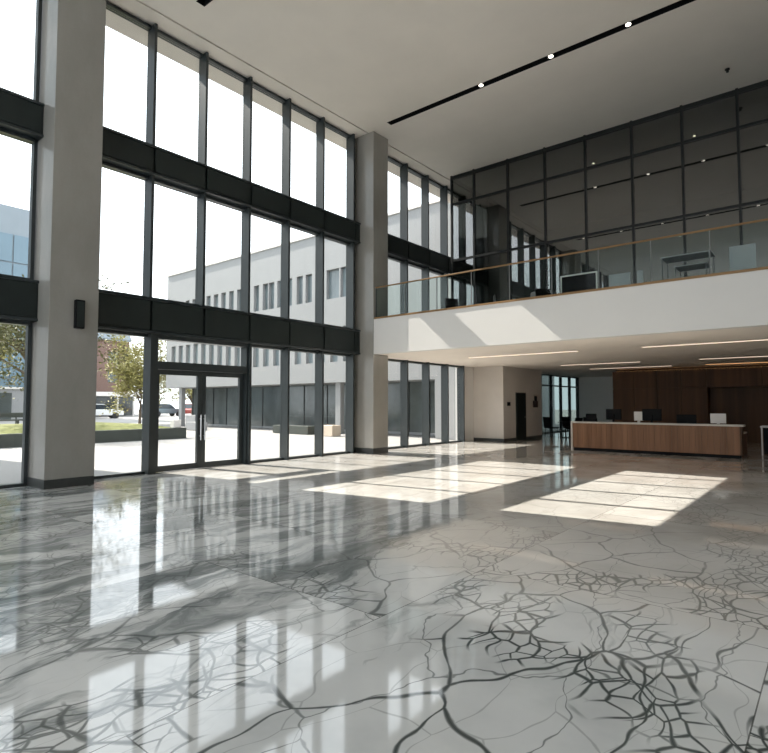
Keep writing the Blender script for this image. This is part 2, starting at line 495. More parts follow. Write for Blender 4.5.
ysL = [-4.42, -3.0, -1.6, -0.2, 1.2, 2.6, 3.93]
ysM = [4.93, 6.28, 7.64, 9.00, 10.38, 11.75, 13.13]
ysG = [4.93, 6.34, 9.08, 10.40, 11.76, 13.13]
ysR = [14.2, 14.7, 16.04, 17.40, 18.73, 19.95]
for nm, ys in (('left of the first column', ysL), ('between the two columns', ysM), ('beyond the second column', ysR)):
    if ys is ysM:
        window_row(ysG, 0, B1[0], 'ground row of tall panes beside the entrance doors', skip=(1,))
    else:
        window_row(ys, 0, B1[0] if ys is ysL else SZ0, 'ground row of tall panes ' + nm)
    window_row(ys, B1[1] if ys is not ysR else SZ1 + .05, B2[0], 'middle row of panes ' + nm)
    window_row(ys, B2[1], ZC - .02, 'top row of panes under the ceiling ' + nm)
tag(MB().box(XW - .2, XW + .02, 19.98, 21.1, 0, SZ0).box(XW - .2, XW + .02, 19.98, 21.1, SZ1, ZC).build('wall_jamb', M['white']), 'white jamb where the window wall ends', 'wall', kind='structure')
for k, (a, b) in enumerate(((0, B1[0]), (B1[1], B2[0]), (B2[1], ZC - .06))):
    tag(MB().box(XW - .05, XW + .04, 13.165, 13.4, a, b).build('trim_%d' % (k + 2), M['frame']), 'dark filler strip beside the second column, level %d' % (k + 1), 'trim', kind='structure')
tag(MB().box(XW - .2, XW, C2[1], 21.1, SZ0, SZ1).build('wall_slab_edge', M['beam']), 'dark slab edge between lower and upper windows', 'wall', kind='structure')

# spandrel beams
def beam(ys, zz, y0, y1, label):
    z0, z1 = zz
    r = tag(empty('spandrel_beam', (XW, y0, z0)), label, 'beam', 'dark beams across the window wall', 'thing')
    L = lambda mb, nm, mt: mb.build(nm, mt, r, loc=(-XW, -y0, -z0))
    L(MB().box(XW - .15, -12.04, y0, y1, z0 + .05, z1 - .05), 'core', M['beam'])
    L(MB().box(XW - .16, -12.0, y0, y1, z1 - .05, z1), 'top_flange', M['frame'])
    L(MB().box(XW - .16, -12.0, y0, y1, z0, z0 + .05), 'bottom_flange', M['frame'])
    cuts = [y0] + [y for y in ys if y0 + .2 < y < y1 - .2] + [y1]
    for a, b in zip(cuts, cuts[1:]):
        L(MB().box(-12.04, -12.01, a + .03, b - .03, z0 + .075, z1 - .075), 'face_panel', M['beam'])
    for y in cuts[1:-1]:
        L(MB().box(-12.04, -12.05, y - .02, y + .02, z0 + .05, z1 - .05), 'joint_rib', M['frame'])
    return r
beam(ysL, B1, -4.45, C1[0], 'lower dark spandrel beam left of the first concrete column')
beam(ysL, B2, -4.45, C1[0], 'upper dark spandrel beam left of the first concrete column')
beam(ysM, B1, C1[1], C2[0], 'long lower dark spandrel beam above the entrance doors')
beam(ysM, B2, C1[1], C2[0], 'long upper dark spandrel beam between the two concrete columns')
beam(ysR, B2, C2[1], 19.98, 'short dark spandrel beam above the railing beyond the second column')

# columns
def column(yy, label):
    y0, y1 = yy
    r = tag(empty('concrete_column', ((XW + XC) / 2, (y0 + y1) / 2, 0)), label, 'column', kind='thing')
    lc = (-(XW + XC) / 2, -(y0 + y1) / 2, 0)
    MB().box(XW - .055, XC, y0, y1, 0.17, ZC - .002).build('shaft', M['column'], r, bevel=.008, loc=lc)
    MB().box(XW - .055, XC + .004, y0, y1, 0, 0.17).build('base_band', M['darkbase'], r, loc=lc)
    return r
column(C1, 'square concrete column with the black fixture mounted on it')
column(C2, 'square concrete column at the end of the balcony')

wl = tag(empty('wall_fixture', (XC, 4.50, 3.06)), 'small black upright box mounted on the first concrete column', 'wall fixture')
MB().box(0, .11, -.085, .085, 0, .56).build('casing', M['black'], wl, bevel=.012)
MB().box(.11, .116, -.065, .065, .03, .53).build('front_cover', M['beam'], wl)

# entrance doors
d = tag(empty('door_1', (XW, 7.8, 0)), 'dark framed double glass entrance doors with transom', 'door', kind='structure')
lc = (-XW, -7.8, 0)
y0, y1 = 6.34 + MW / 2, 9.08 - MW / 2
fr = MB()
fr.box(XW - .08, XW + .18, y0, y0 + .15, 0, B1[0]); fr.box(XW - .08, XW + .18, y1 - .05, y1, 0, B1[0])
fr.box(XW - .08, XW + .18, y0 + .15, y1 - .05, 3.10, B1[0]); fr.box(XW - .08, XW + .18, y0 + .15, y1 - .05, 2.40, 2.58)
fr.build('door_frame', M['frame'], d, loc=lc)
MB().box(XW - .006, XW + .006, y0 + .15, y1 - .05, 2.58, 3.10).build('transom_pane', M['glass'], d, loc=lc)
ym = (y0 + y1) / 2 + .05
for s, (a, b) in ((-1, (y0 + .155, ym - .005)), (1, (ym + .005, y1 - .055))):
    lf = MB()
    st = .11
    lf.box(XW - .03, XW + .05, a, a + st, .01, 2.395); lf.box(XW - .03, XW + .05, b - st, b, .01, 2.395)
    lf.box(XW - .03, XW + .05, a + st, b - st, .01, .14); lf.box(XW - .03, XW + .05, a + st, b - st, 2.28, 2.395)
    leaf = lf.build('door_leaf', M['frame'], d, loc=lc)
    MB().box(XW - .005, XW + .005, a + st, b - st, .14, 2.28).build('pane', M['glass'], leaf)
    hy = (b - .05) if s < 0 else (a + .05)
    h = MB().tube([(XW + .12, hy, .70), (XW + .12, hy, 1.32)], .016, 10)
    for z in (.80, 1.22): h.tube([(XW + .05, hy, z), (XW + .12, hy, z)], .010, 8)
    tag(h.build('door_handle', M['steel'], leaf), 'vertical steel pull handle')

# far glazed wall behind the chairs
nwin += 1
fw = tag(empty('window_%d' % nwin, (XW, 25, 0)), 'far dark framed glazing behind the chairs', 'window', kind='structure')
lc = (-XW, -25, 0)
fy = [25.3, 26.7, 28.1, 29.5, 30.9, 32.25, 33.55]
for y in fy: MB().box(XW - .05, XW + .1, y - .045, y + .045, 0, SZ0).build('mullion', M['frame'], fw, loc=lc)
for a, b in zip(fy, fy[1:]):
    MB().box(XW - .05, XW + .08, a + .045, b - .045, 2.55, 2.62).build('transom', M['frame'], fw, loc=lc)
    MB().box(XW - .05, XW + .08, a + .045, b - .045, 0, .06).build('sill_frame', M['frame'], fw, loc=lc)
    MB().box(XW - .05, XW + .08, a + .045, b - .045, SZ0 - .06, SZ0).build('head_frame', M['frame'], fw, loc=lc)
    MB().box(XW - .006, XW + .006, a + .045, b - .045, .06, 2.55).build('pane', M['grey_glass'], fw, loc=lc)
    MB().box(XW - .006, XW + .006, a + .045, b - .045, 2.62, SZ0 - .06).build('pane', M['grey_glass'], fw, loc=lc)

# office glass wall on the mezzanine
nwin += 1
gw = tag(empty('window_%d' % nwin, (-11.46, GY, SZ1)), 'dark smoked glass office wall above the balcony', 'window', kind='structure')
lc = (11.46, -GY, -SZ1)
gx = [-11.43, -10.44, -9.04, -7.63, -6.23, -4.77, -3.35, -1.94, -0.53, 0.88, 2.3, 3.7, 5.1, 6.5, 7.95]
zr = [SZ1 - .02, 7.14, 9.36, ZC]
for x in gx: MB().box(x - .035, x + .035, GY - .05, GY + .08, zr[0], zr[-1]).build('mullion', M['gframe'], gw, loc=lc)
for a, b in zip(gx, gx[1:]):
    for z0, z1 in zip(zr, zr[1:]):
        MB().box(a + .035, b - .035, GY - .005, GY + .005, z0 + .04, z1 - .04).build('pane', M['tint'], gw, loc=lc)
for z in zr[1:3]:
    for a, b in zip(gx, gx[1:]):
        MB().box(a + .035, b - .035, GY - .045, GY + .07, z - .04, z + .04).build('transom', M['gframe'], gw, loc=lc)
MB().box(gx[0] + .035, gx[-1], GY - .045, GY + .07, ZC - .16, ZC - .03).build('head_frame', M['gframe'], gw, loc=lc)
MB().box(gx[0] + .035, gx[-1], GY - .045, GY + .07, zr[0], zr[0] + .06).build('sill_frame', M['gframe'], gw, loc=lc)
for y in (19.55, 20.95): MB().box(-11.46, -11.38, y - .035, y + .035, zr[0], zr[-1]).build('mullion', M['gframe'], gw, loc=lc)
for a, b in ((GY + .08, 19.515), (19.585, 20.915)):
    MB().box(-11.425, -11.415, a, b, zr[0], ZC - .03).build('pane', M['tint'], gw, loc=lc)
tag(MB().box(-11.5, -11.4, 21.0, 27.2, SZ1, ZC).build('wall_office_side', M['darkwall']), 'dark side wall of the upstairs office', 'wall', kind='structure')

# ------------------------------------------------------------------ railing
rl = tag(empty('glass_railing', (XC, SY + .1, SZ1)), 'glass balcony railing with wooden handrail and base strip', 'railing')
lc = (-XC, -SY - .1, -SZ1)
MB().box(XC + .05, XR, SY - .02, SY + .13, SZ1, SZ1 + .055).build('base_strip', M['rail_wood'], rl, loc=lc)
MB().box(XC + .05, XR, SY + .035, SY + .085, 5.31, 5.348).build('handrail', M['rail_wood'], rl, bevel=.008, loc=lc)
px = [-11.38 + 1.17 * k for k in range(17)]
for i, x in enumerate(px):
    MB().box(x - .008, x + .008, SY + .045, SY + .075, SZ1 + .055, 5.31).build('post', M['flange'] if i else M['frame'], rl, loc=lc)
for a, b in zip(px, px[1:]):
    MB().box(a + .012, min(b - .012, XR), SY + .055, SY + .065, SZ1 + .055, 5.31).build('glass_panel', M['rail_glass'], rl, loc=lc)

# ------------------------------------------------------------------ ceiling lamps
def slot_light(x0, x1, y0, y1, xs, label):
    r = tag(empty('recessed_slot_light', (x0, (y0 + y1) / 2, ZC)), label, 'ceiling light', 'black light slots in the hall ceiling')
    lc = (-x0, -(y0 + y1) / 2, -ZC)
    MB().box(x0, x1, y0, y1, ZC + .13, ZC + .155).box(x0, x0 + .012, y0, y1, ZC + .001, ZC + .13).box(x0 + .012, x1, y0, y0 + .012, ZC + .001, ZC + .13).box(x0 + .012, x1, y1 - .012, y1, ZC + .001, ZC + .13).build('channel', M['black'], r, loc=lc)
    for x in xs:
        yc = (y0 + y1) / 2
        can = MB().tube([(x, yc, ZC + .02), (x, yc, ZC + .129)], .075, 16).build('downlight', M['black'], r, loc=lc)
        MB().tube([(x, yc, ZC + .006), (x, yc, ZC + .02)], .060, 16).build('lens', M['spot'], can)
slot_light(-10.78, XR, 13.26, 13.48, [-7.46, -5.43, -3.54, -1.6, .35, 2.3, 4.2], 'black light slot with spots running above the balcony front')
slot_light(-10.72, XR, 6.48, 6.70, [-10.35, -8.4, -6.45, -4.5, -2.5, -.5, 1.5], 'black light slot with spots ending near the top window row')

dt = tag(empty('ceiling_detector', (-2.0, 16.84, ZC)), 'tiny black detector on the ceiling before the office glass', 'detector')
MB().tube([(0, 0, -.03), (0, 0, 0)], .06, 14).build('base', M['black'], dt)
MB().tube([(0, 0, -.09), (0, 0, -.03)], .035, 12).build('sensor', M['black'], dt)

def strip(x0, x1, y, label, mat='strip'):
    r = tag(empty('linear_ceiling_light', (x0, y, SZ0)), label, 'ceiling light', 'light lines in the low lobby ceiling')
    MB().box(0, x1 - x0, -.07, .07, -.012, 0).build('trim_edge', M['offwhite'], r)
    MB().box(.02, x1 - x0 - .02, -.05, .05, -.018, -.012).build('diffuser', M[mat], r)
strip(-9.75, -5.97, 16.45, 'light line in the low ceiling right behind the fascia, nearest the windows')
strip(-4.18, 3.2, 16.45, 'long light line in the low ceiling above the counter')
strip(-8.8, -5.72, 22.2, 'light line in the middle of the low ceiling, left one of its row')
strip(-3.76, 1.6, 22.2, 'light line in the middle of the low ceiling, right one of its row')
strip(-8.7, -5.3, 25.4, 'pale light line in the low ceiling before the walnut wall')
strip(-4.1, 1.2, 25.4, 'amber light line in the low ceiling before the walnut wall', 'cove')

cv = tag(empty('cove_light', (-8.0, WY + .04, 3.06)), 'amber cove light glowing along the top of the walnut wall', 'cove light')
MB().box(.05, 15.9, .24, .29, .0, .008).build('tray', M['black'], cv)
MB().box(.05, 15.9, .25, .28, .008, .018).build('tube', M['cove'], cv)

# ------------------------------------------------------------------ reception
rc = tag(empty('reception_counter', (-4.67, 18.9, 0)), 'long oak fronted reception counter with pale stone top', 'reception counter')
lc = (4.67, -18.9, 0)
fp = MB()
n = 30
w = (7.10 - 2.22) / n
for k in range(n):
    fp.box(-7.10 + k * w + .002, -7.10 + (k + 1) * w - .002, 18.9, 18.93, .10, .93)
fp.box(-7.10, -2.22, 18.93, 18.96, .10, .93)
fp.build('front_panel', M['wood'], rc, loc=lc)
MB().box(-7.16, -2.12, 18.87, 19.30, .93, .98).box(-7.16, -7.10, 18.87, 19.30, 0, .93).build('worktop', M['stone'], rc, bevel=.004, loc=lc)
MB().box(-2.22, -2.17, 18.9, 19.30, .10, .93).build('end_panel', M['wallwood'], rc, loc=lc)
MB().box(-7.10, -2.25, 18.97, 19.0, 0, .10).box(-2.28, -2.25, 19.0, 19.28, 0, .10).build('plinth', M['black'], rc, loc=lc)
sdk = tag(empty('staff_desk', (-4.67, 19.7, 0)), 'long staff desk hidden behind the oak reception counter', 'desk')
lc = (4.67, -19.7, 0)
MB().box(-7.06, -2.17, 19.32, 20.1, .70, .74).build('desk_top', M['stone'], sdk, loc=lc)
for x in (-7.0, -4.65, -2.2): MB().box(x - .025, x + .025, 19.34, 20.08, 0, .70).build('support', M['wallwood'], sdk, loc=lc)

def monitor(x, y, ztop, w, h, label):
    r = tag(empty('computer_monitor', (x, y, .74)), label, 'monitor', 'computer monitors behind the reception counter')
    zt = ztop - .74
    sc = MB().box(-w / 2, w / 2, -.018, .018, zt - h, zt).build('screen_shell', M['black'], r, bevel=.006)
    MB().box(-w / 2 + .012, w / 2 - .012, .018, .021, zt - h + .012, zt - .012).build('screen', M['car_glass'], sc)
    MB().box(-.03, .03, -.06, -.02, 0.012, zt - h * .5).build('stand', M['black'], r)
    MB().box(-.12, .12, -.13, .07, 0, .012).build('base', M['black'], r, bevel=.004)
monitor(-5.94, 19.6, 1.41, .50, .36, 'black monitor at the left third of the reception counter')
monitor(-4.73, 19.6, 1.42, .58, .38, 'widest black monitor on the reception counter, beside the white box')
monitor(-3.72, 19.6, 1.25, .56, .36, 'low black monitor in the right half of the reception counter')
def stand_box(x, y, ztop, w, h, label):
    r = tag(empty('display_stand', (x, y, .74)), label, 'display', 'pale display backs behind the reception counter')
    zt = ztop - .74
    MB().box(-w / 2, w / 2, -.02, .02, zt - h, zt).build('back_shell', M['offwhite'], r, bevel=.006)
    MB().box(-.04, .04, -.015, .015, .01, zt - h).build('foot_post', M['offwhite'], r)
    MB().box(-w * .35, w * .35, -.09, .09, 0, .01).build('base', M['offwhite'], r)
stand_box(-5.15, 19.65, 1.33, .28, .30, 'small pale display back touching the widest monitor')
stand_box(-2.86, 19.65, 1.29, .42, .30, 'pale display back near the right end of the counter')

sd = tag(empty('side_desk', (-1.0, 20.9, 0)), 'dark side desk with a pale edge right of the counter', 'desk')
MB().box(-.88, 1.6, -.35, .45, .86, .90).build('top', M['offwhite'], sd)
for x in (-.84, 1.56):
    MB().box(x - .02, x + .02, -.33, -.29, 0, .86).build('leg', M['offwhite'], sd)
MB().box(-.80, 1.52, -.27, .43, .04, .84).build('cabinet', M['black'], sd)
tag(MB().box(-1.9, 2.0, 24.6, 25.2, 0, 1.05).build('back_cabinet', M['black'], bevel=.01), 'low black cabinet before the walnut wall', 'cabinet')

# chairs and table near the far glazing
def make_chair(label):
    r = tag(empty('lounge_chair', (0, 0, 0)), label, 'chair', 'dark chairs by the far glazing')
    MB().box(-.25, .25, -.24, .24, .42, .48).build('seat', M['black'], r, bevel=.02)
    MB().prism([(.20, .48), (.25, .48), (.31, .96), (.27, .96)], 'x', -.25, .25).build('backrest', M['black'], r, bevel=.01)
    for sx in (-1, 1):
        for sy in (-1, 1):
            MB().tube([(sx * .23, sy * .22, 0), (sx * .20, sy * .19, .42)], .015, 8).build('leg', M['black'], r)
    return r
chs = [(-10.58, 25.45, 2.6, 'dark chair standing in front of the far glazing, leftmost'),
       (-10.0, 26.3, 1.2, 'dark chair half hidden behind the nearest table'),
       (-9.3, 24.9, -1.9, 'dark chair between the tables and the counter end'),
       (-8.95, 25.9, 0.4, 'dark chair showing only its back above the counter corner'),
       (-8.35, 25.0, 2.9, 'dark chair against the walnut wall edge above the counter')]
proto = make_chair('')
for i, (x, y, rz, lab) in enumerate(chs):
    o = proto if i == 0 else copy_tree(proto)
    o.location = (x, y, 0); o.rotation_euler = (0, 0, rz); o['label'] = lab
def table(x, y, label):
    r = tag(empty('cafe_table', (x, y, 0)), label, 'table', 'dark tables by the far glazing')
    MB().tube([(0, 0, .71), (0, 0, .74)], .36, 24).build('table_top', M['black'], r)
    MB().tube([(0, 0, .02), (0, 0, .71)], .03, 10).build('pedestal', M['black'], r)
    MB().tube([(0, 0, 0), (0, 0, .02)], .22, 20).build('base', M['black'], r)
o = copy_tree(proto)
o.name = 'task_chair'; o.location = (-7.1, 20.75, 0); o.rotation_euler = (0, 0, .3); o.scale = (.75, .8, 1.27)
o['label'] = 'tall backed dark chair behind the left end of the reception counter'; o['group'] = 'staff chairs'
table(-9.9, 25.45, 'small dark table beside the leftmost chair')

# door and wall plates on the core block
d2 = tag(empty('door_2', (-10.85, 22.74, 0)), 'narrow dark door in the grey wall block', 'door', kind='structure')
MB().box(.001, .02, -.5, .5, 0, 2.08).build('door_frame', M['darkbase'], d2)
MB().box(.02, .035, -.44, .44, .01, 2.03).build('door_leaf', M['beam'], d2)
MB().tube([(.036, .34, 1.0), (.075, .34, 1.0), (.075, .24, 1.0)], .01, 8).build('door_handle', M['steel'], d2)
sg = tag(empty('wall_plate', (-10.85, 21.58, 1.5)), 'small dark plate on the wall left of the narrow door', 'wall plate')
MB().box(.001, .02, -.14, .14, 0, .16).build('plate', M['black'], sg, bevel=.004)
fe = tag(empty('wall_mounted_fitting', (-10.85, 24.1, 1.42)), 'small dark fitting mounted on the wall right of the narrow door', 'wall fitting')
MB().box(.03, .14, -.16, .16, 0, .30).build('casing', M['fitting'], fe, bevel=.02)
MB().box(.05, .11, -.05, .13, .30, .52).build('upper_casing', M['black'], fe, bevel=.015)
MB().box(.001, .03, -.05, .05, .2, .3).build('bracket', M['black'], fe)

# ------------------------------------------------------------------ upstairs furniture
ZF = SZ1 - .02
def partition(x0, x1, y, ztop, label, name='desk_screen'):
    r = tag(empty(name, ((x0 + x1) / 2, y, ZF)), label, 'partition', 'grey screens upstairs')
    w = (x1 - x0) / 2
    MB().box(-w, w, -.02, .02, .12, ztop - ZF).build('panel', M['greypanel'], r, bevel=.004)
    for s in (-1, 1):
        MB().box(s * (w - .08) - .02, s * (w - .08) + .02, -.2, .2, 0, .12).build('foot', M['steel'], r)
partition(-1.98, -1.43, 16.0, 5.50, 'brightest grey upright screen at the far right of the railing')
partition(-4.90, -4.33, 16.0, 5.23, 'wide grey screen beside the framed black board upstairs')
partition(-4.20, -4.05, 16.2, 5.28, 'narrow grey screen just right of the wide one upstairs')
bd = tag(empty('framed_board', (-5.76, 16.0, ZF)), 'black board in a white frame behind the railing', 'board')
MB().box(-.50, .50, -.015, .015, .46, 1.08).build('board', M['black'], bd)
MB().box(-.54, .54, -.02, .02, 1.08, 1.12).box(.50, .54, -.02, .02, .46, 1.08).box(-.54, -.50, -.02, .02, .46, 1.08).box(-.54, .54, -.02, .02, .42, .46).build('frame', M['offwhite'], bd)
for s in (-1, 1): MB().box(s * .4 - .02, s * .4 + .02, -.25, .25, 0, .03).box(s * .4 - .02, s * .4 + .02, -.015, .015, .03, .42).build('foot', M['black'], bd)
uc = [(-6.9, 16.4, .9, 'black office chair left of the framed board'), (-7.6, 16.6, -.5, 'black office chair upstairs, second left of the framed board'),
      (-8.6, 16.8, 2.2, 'black office chair upstairs near the first smoked panes'), (-10.0, 16.0, 1.0, 'black office chair upstairs nearest the second column')]
for x, y, rz, lab in uc:
    o = copy_tree(proto)
    o.name = 'office_chair'; o.location = (x, y, ZF); o.rotation_euler = (0, 0, rz); o['label'] = lab; o['group'] = 'black chairs upstairs'
def lit_desk(x0, x1, y, zt, label):
    r = tag(empty('office_desk', ((x0 + x1) / 2, y, ZF)), label, 'desk', 'dark desks upstairs')
    w = (x1 - x0) / 2
    MB().box(-w, w, -.35, .35, zt - .022, zt).build('top', M['greypanel'], r)
    for sx in (-1, 1):
        for sy in (-1, 1):
            MB().box(sx * (w - .03) - .010, sx * (w - .03) + .010, sy * .32 - .015, sy * .32 + .015, 0, zt - .03).build('leg', M['beam'], r)
lit_desk(-3.5, -2.35, 16.1, 1.16, 'tall dark desk with pale top left of the brightest grey screen')
lit_desk(-3.4, -2.6, 17.2, 1.12, 'lower dark desk with pale top just behind the tall desk upstairs')

def pendant(x, y, z, label):
    r = tag(empty('office_downlight', (x, y, ZC - .02)), label, 'ceiling light', 'small lamps behind the smoked glass')
    h = ZC - .02 - z
    MB().tube([(0, 0, -h + .06), (0, 0, 0)], .008, 6).build('cable', M['black'], r)
    MB().tube([(0, 0, -h), (0, 0, -h + .06)], .05, 12).build('shade', M['black'], r)
    MB().tube([(0, 0, -h - .02), (0, 0, -h - .001)], .04, 12).build('bulb', M['lamp'], r)
pendant(-6.65, 20.2, 10.4, 'bright lamp behind the fifth smoked pane near the ceiling')
pendant(-3.38, 20.2, 10.4, 'bright lamp behind the seventh smoked pane near the ceiling')
pendant(-4.9, 25.5, 8.6, 'low hanging lamp behind the upstairs glass, below the two bright ones')

# ------------------------------------------------------------------ outside
tag(MB().box(-140, XW - .2, -60, 140, -0.3, -0.02).build('ground', M['paving']), 'pale paved plaza outside', 'plaza', kind='structure')

# white building across the plaza
wb = tag(empty('office_building', (-25, 21, 0)), 'long white office building with narrow windows across the plaza', 'building')
lc = (25, -21, 0)
X0, X1 = -37.84, XW - .26
FY = 21.0
def facade_wall(mb, z0, z1, opens):
    xs = sorted(opens)
    a = X0
    for o0, o1 in xs:
        mb.box(a, o0, FY, FY + .35, z0, z1); a = o1
    mb.box(a, X1, FY, FY + .35, z0, z1)
op_hi = []
x = X0 + 1.6
while x < -26.5:
    op_hi.append((x, x + .50)); x += .86
for c in (-26.0, -25.2, -24.4, -23.5, -22.75, -21.85): op_hi.append((c - .22, c + .30))
op_hi += [(-21.3, -20.35), (-20.25, -19.2)]
op_lo = []
x = X0 + .7
while x < -16.9:
    op_lo.append((x, x + .55)); x += .95
ws = MB()
Z = lambda z: 1.6 + (z - 1.6) * 21 / 22.6
zt0, zt1 = Z(7.67), Z(9.39); zl0, zl1 = 3.82, 5.7
ws.box(X0, X1, FY, FY + .35, 2.72, zl0)
facade_wall(ws, zl0, zl1, op_lo)
ws.box(X0, X1, FY, FY + .35, zl1, zt0)
facade_wall(ws, zt0, zt1, op_hi)
ws.box(X0, X1, FY, FY + .35, zt1, 10.9)
ws.box(X0, X0 + .35, FY + .35, FY + 20, 2.72, 10.9)
ws.box(X0 + .35, -22, FY + 19.6, FY + 20, 2.72, 10.9)
ws.box(-22, X1, FY + 3.2, FY + 3.5, 0, 10.9)
ws.box(-22, -16.6, FY + 3.5, FY + 19.6, 0, 8.6)  # rear block added to keep sun off the far end wall
ws.box(-22.3, -22, FY + 3.5, FY + 19.6, 0, 10.9)
ws.box(X0 + .35, X1, FY + .35, FY + 3.2, 10.6, 10.75); ws.box(X0 + .35, -22.3, FY + 3.2, FY + 19.6, 10.6, 10.75)
ws.box(X0 + .35, X1, FY + .35, FY + 3.2, 2.72, 3.0); ws.box(X0 + .35, -22.3, FY + 3.2, FY + 19.6, 2.72, 3.0)
ws.box(-14.24, X1, FY, FY + 3.2, 0, 2.72)
ws.build('wall', M['facade'], wb, loc=lc)
MB().box(X0 - .06, X1, FY - .08, FY + .4, 10.9, 11.0).build('roof_edge', M['offwhite'], wb, loc=lc)
for o0, o1 in op_hi: MB().box(o0, o1, FY + .2, FY + .26, zt0, zt1).build('window', M['facade_win'], wb, loc=lc)
for o0, o1 in op_lo: MB().box(o0, o1, FY + .2, FY + .26, zl0, zl1).build('window', M['facade_win'], wb, loc=lc)
sgx = [-37.5, -36.2, -34.8, -33.2, -31.2, -29.2, -27.2, -25.2, -23.2, -21.2, -19.2, -17.2, -15.9, -14.24]
for a, b in zip(sgx, sgx[1:]): MB().box(a + .03, b - .03, FY + 2.0, FY + 2.06, .12, 2.72).build('shopfront_pane', M['shopglass'], wb, loc=lc)
for a in sgx[:-1]: MB().box(a - .03, a + .03, FY + 1.96, FY + 2.1, 0, 2.72).build('shopfront_mullion', M['frame'], wb, loc=lc)
MB().box(-37.5, -14.24, FY + 1.96, FY + 2.1, 0, .12).build('plinth', M['facade'], wb, loc=lc)
for x in (-36.2, -20.6): MB().box(x - .18, x + .18, FY + .2, FY + .5, 0, 2.72).build('pillar', M['facade'], wb, loc=lc)

# brick building
bb = tag(empty('brick_building', (-80, 30, 0)), 'red brick building with blue grey roof beyond the parked cars', 'building')
lc = (80, -30, 0)
bw = MB()
ops = [(28.7, 30.2), (31.8, 33.3), (35.6, 37.1)]
rows = [(4.6, 6.2), (7.4, 9.0)]
zs = [0, rows[0][0], rows[0][1], rows[1][0], rows[1][1], 10.6]
for k, (z0, z1) in enumerate(zip(zs, zs[1:])):
    if k % 2 == 0:
        bw.box(-80.4, -80, 27, 38.6, z0, z1)
    else:
        a = 27
        for o0, o1 in ops:
            bw.box(-80.4, -80, a, o0, z0, z1); a = o1
        bw.box(-80.4, -80, a, 38.6, z0, z1)
bw.box(-94, -80.4, 27, 27.4, 0, 10.6); bw.box(-94, -80.4, 38.2, 38.6, 0, 10.6); bw.box(-94.4, -94, 27, 38.6, 0, 10.6)
bw.build('wall', M['brick'], bb, loc=lc)
MB().prism([(-94.6, 10.6), (-79.7, 10.6), (-79.7, 10.9), (-82, 13.4), (-94.6, 13.4)], 'y', 26.8, 38.8).build('roof', M['blueroof'], bb, loc=lc)
for o0, o1 in ops:
    for z0, z1 in rows: MB().box(-80.28, -80.2, o0, o1, z0, z1).build('window', M['shopglass'], bb, loc=lc)
# white canopied storefront in front of it
sfb = tag(empty('storefront_canopy', (-68, 30, 0)), 'low white canopied storefront in front of the brick building', 'building')
lc = (68, -30, 0)
MB().box(-74, -68, 25.5, 36.4, 2.5, 3.0).build('canopy', M['offwhite'], sfb, loc=lc)
MB().box(-74, -73.8, 25.5, 36.4, 0, 2.5).build('glazing', M['shopglass'], sfb, loc=lc)
for y in (25.8, 28.4, 31.6, 33.6, 36.1): MB().box(-68.3, -68.1, y - .09, y + .09, 0, 2.5).build('post', M['offwhite'], sfb, loc=lc)

# blue glass tower block
bt = tag(empty('glass_building', (-70, 8, 0)), 'tall blue glass building seen left of the first column', 'building')
lc = (70, -8, 0)
MB().box(-90, -70, -14, 24, 0, 23.4).build('wall', M['blueroof'], bt, loc=lc)
for k in range(12):
    for j in range(6):
        MB().box(-69.98, -69.86, -13.5 + k * 3.1, -10.55 + k * 3.1, 1.2 + j * 3.2, 4.25 + j * 3.2).build('window', M['blueglass'], bt, loc=lc)
# pale low building
lb = tag(empty('low_pale_building', (-60, 12, 0)), 'low pale wall building with a dark doorway behind the left tree', 'building')
lc = (60, -12, 0)
MB().box(-66, -60, 3, 22.0, 0, 2.95).build('wall', M['facade'], lb, loc=lc)
MB().box(-66.3, -59.8, 2.8, 22.2, 2.95, 3.15).build('roof', M['offwhite'], lb, loc=lc)
MB().box(-60, -59.94, 15.4, 17.9, 0, 2.6).build('doorway', M['shopglass'], lb, loc=lc)

# unseen block added to keep sun off the near windows and foreground floor
nb = tag(empty('added_sun_blocker', (-30, -2, 0)), 'added tall block just left of the view, shading the near windows', 'building')
lc = (30, 2, 0)
MB().box(-33, -28, -7.5, 3.2, 0, 30).build('wall', M['facade'], nb, loc=lc)
for k in range(3):
    for j in range(8):
        MB().box(-28.0, -27.94, -7 + k * 3.4, -4.6 + k * 3.4, 1.2 + j * 3.6, 3.8 + j * 3.6).build('window', M['facade_win'], nb, loc=lc)

# lawn with its low wall
lw = tag(empty('raised_lawn', (-28, 9, 0)), 'raised lawn strip edged by a low dark wall', 'lawn')
lc = (28, -9, 0)
MB().box(-23.8, -23.5, 3.5, 14.1, -.02, .48).box(-34, -23.8, 13.8, 14.1, -.02, .48).build('edging_wall', M['lowwall'], lw, loc=lc)
MB().prism([(-38, -.02), (-23.8, -.02), (-23.8, .46), (-27, .58), (-33, .55), (-38, .3)], 'y', 3.5, 13.8).build('turf', M['grass'], lw, loc=lc)
tag(MB().box(-23.98, -23.62, 13.55, 13.91, .482, .84).build('white_block', M['offwhite'], bevel=.02), 'white cube sitting on the corner of the low wall', 'block')
def block(x, y, w, dd, h, mat, label, cat='bench'):
    o = MB().box(-w / 2, w / 2, -dd / 2, dd / 2, 0, h).box(-w / 2 + .06, w / 2 - .06, -dd / 2 + .06, dd / 2 - .06, -.02, 0.001)
    r = o.build('stone_bench', mat, bevel=.02); r.location = (x, y, 0)
    return tag(r, label, cat, 'stone seats in front of the white building')
block(-19.6, 19.6, .95, .6, .52, M['tan'], 'tan stone block by the second column window')
block(-32.0, 19.8, 1.1, .7, .85, M['facade'], 'tall pale stone block behind the right door leaf')
block(-29.9, 18.6, 1.4, .6, .48, M['facade'], 'low pale stone seat near the door frame')
block(-22.6, 19.9, 2.8, .6, .42, M['lowwall'], 'long dark stone seat before the shopfront')

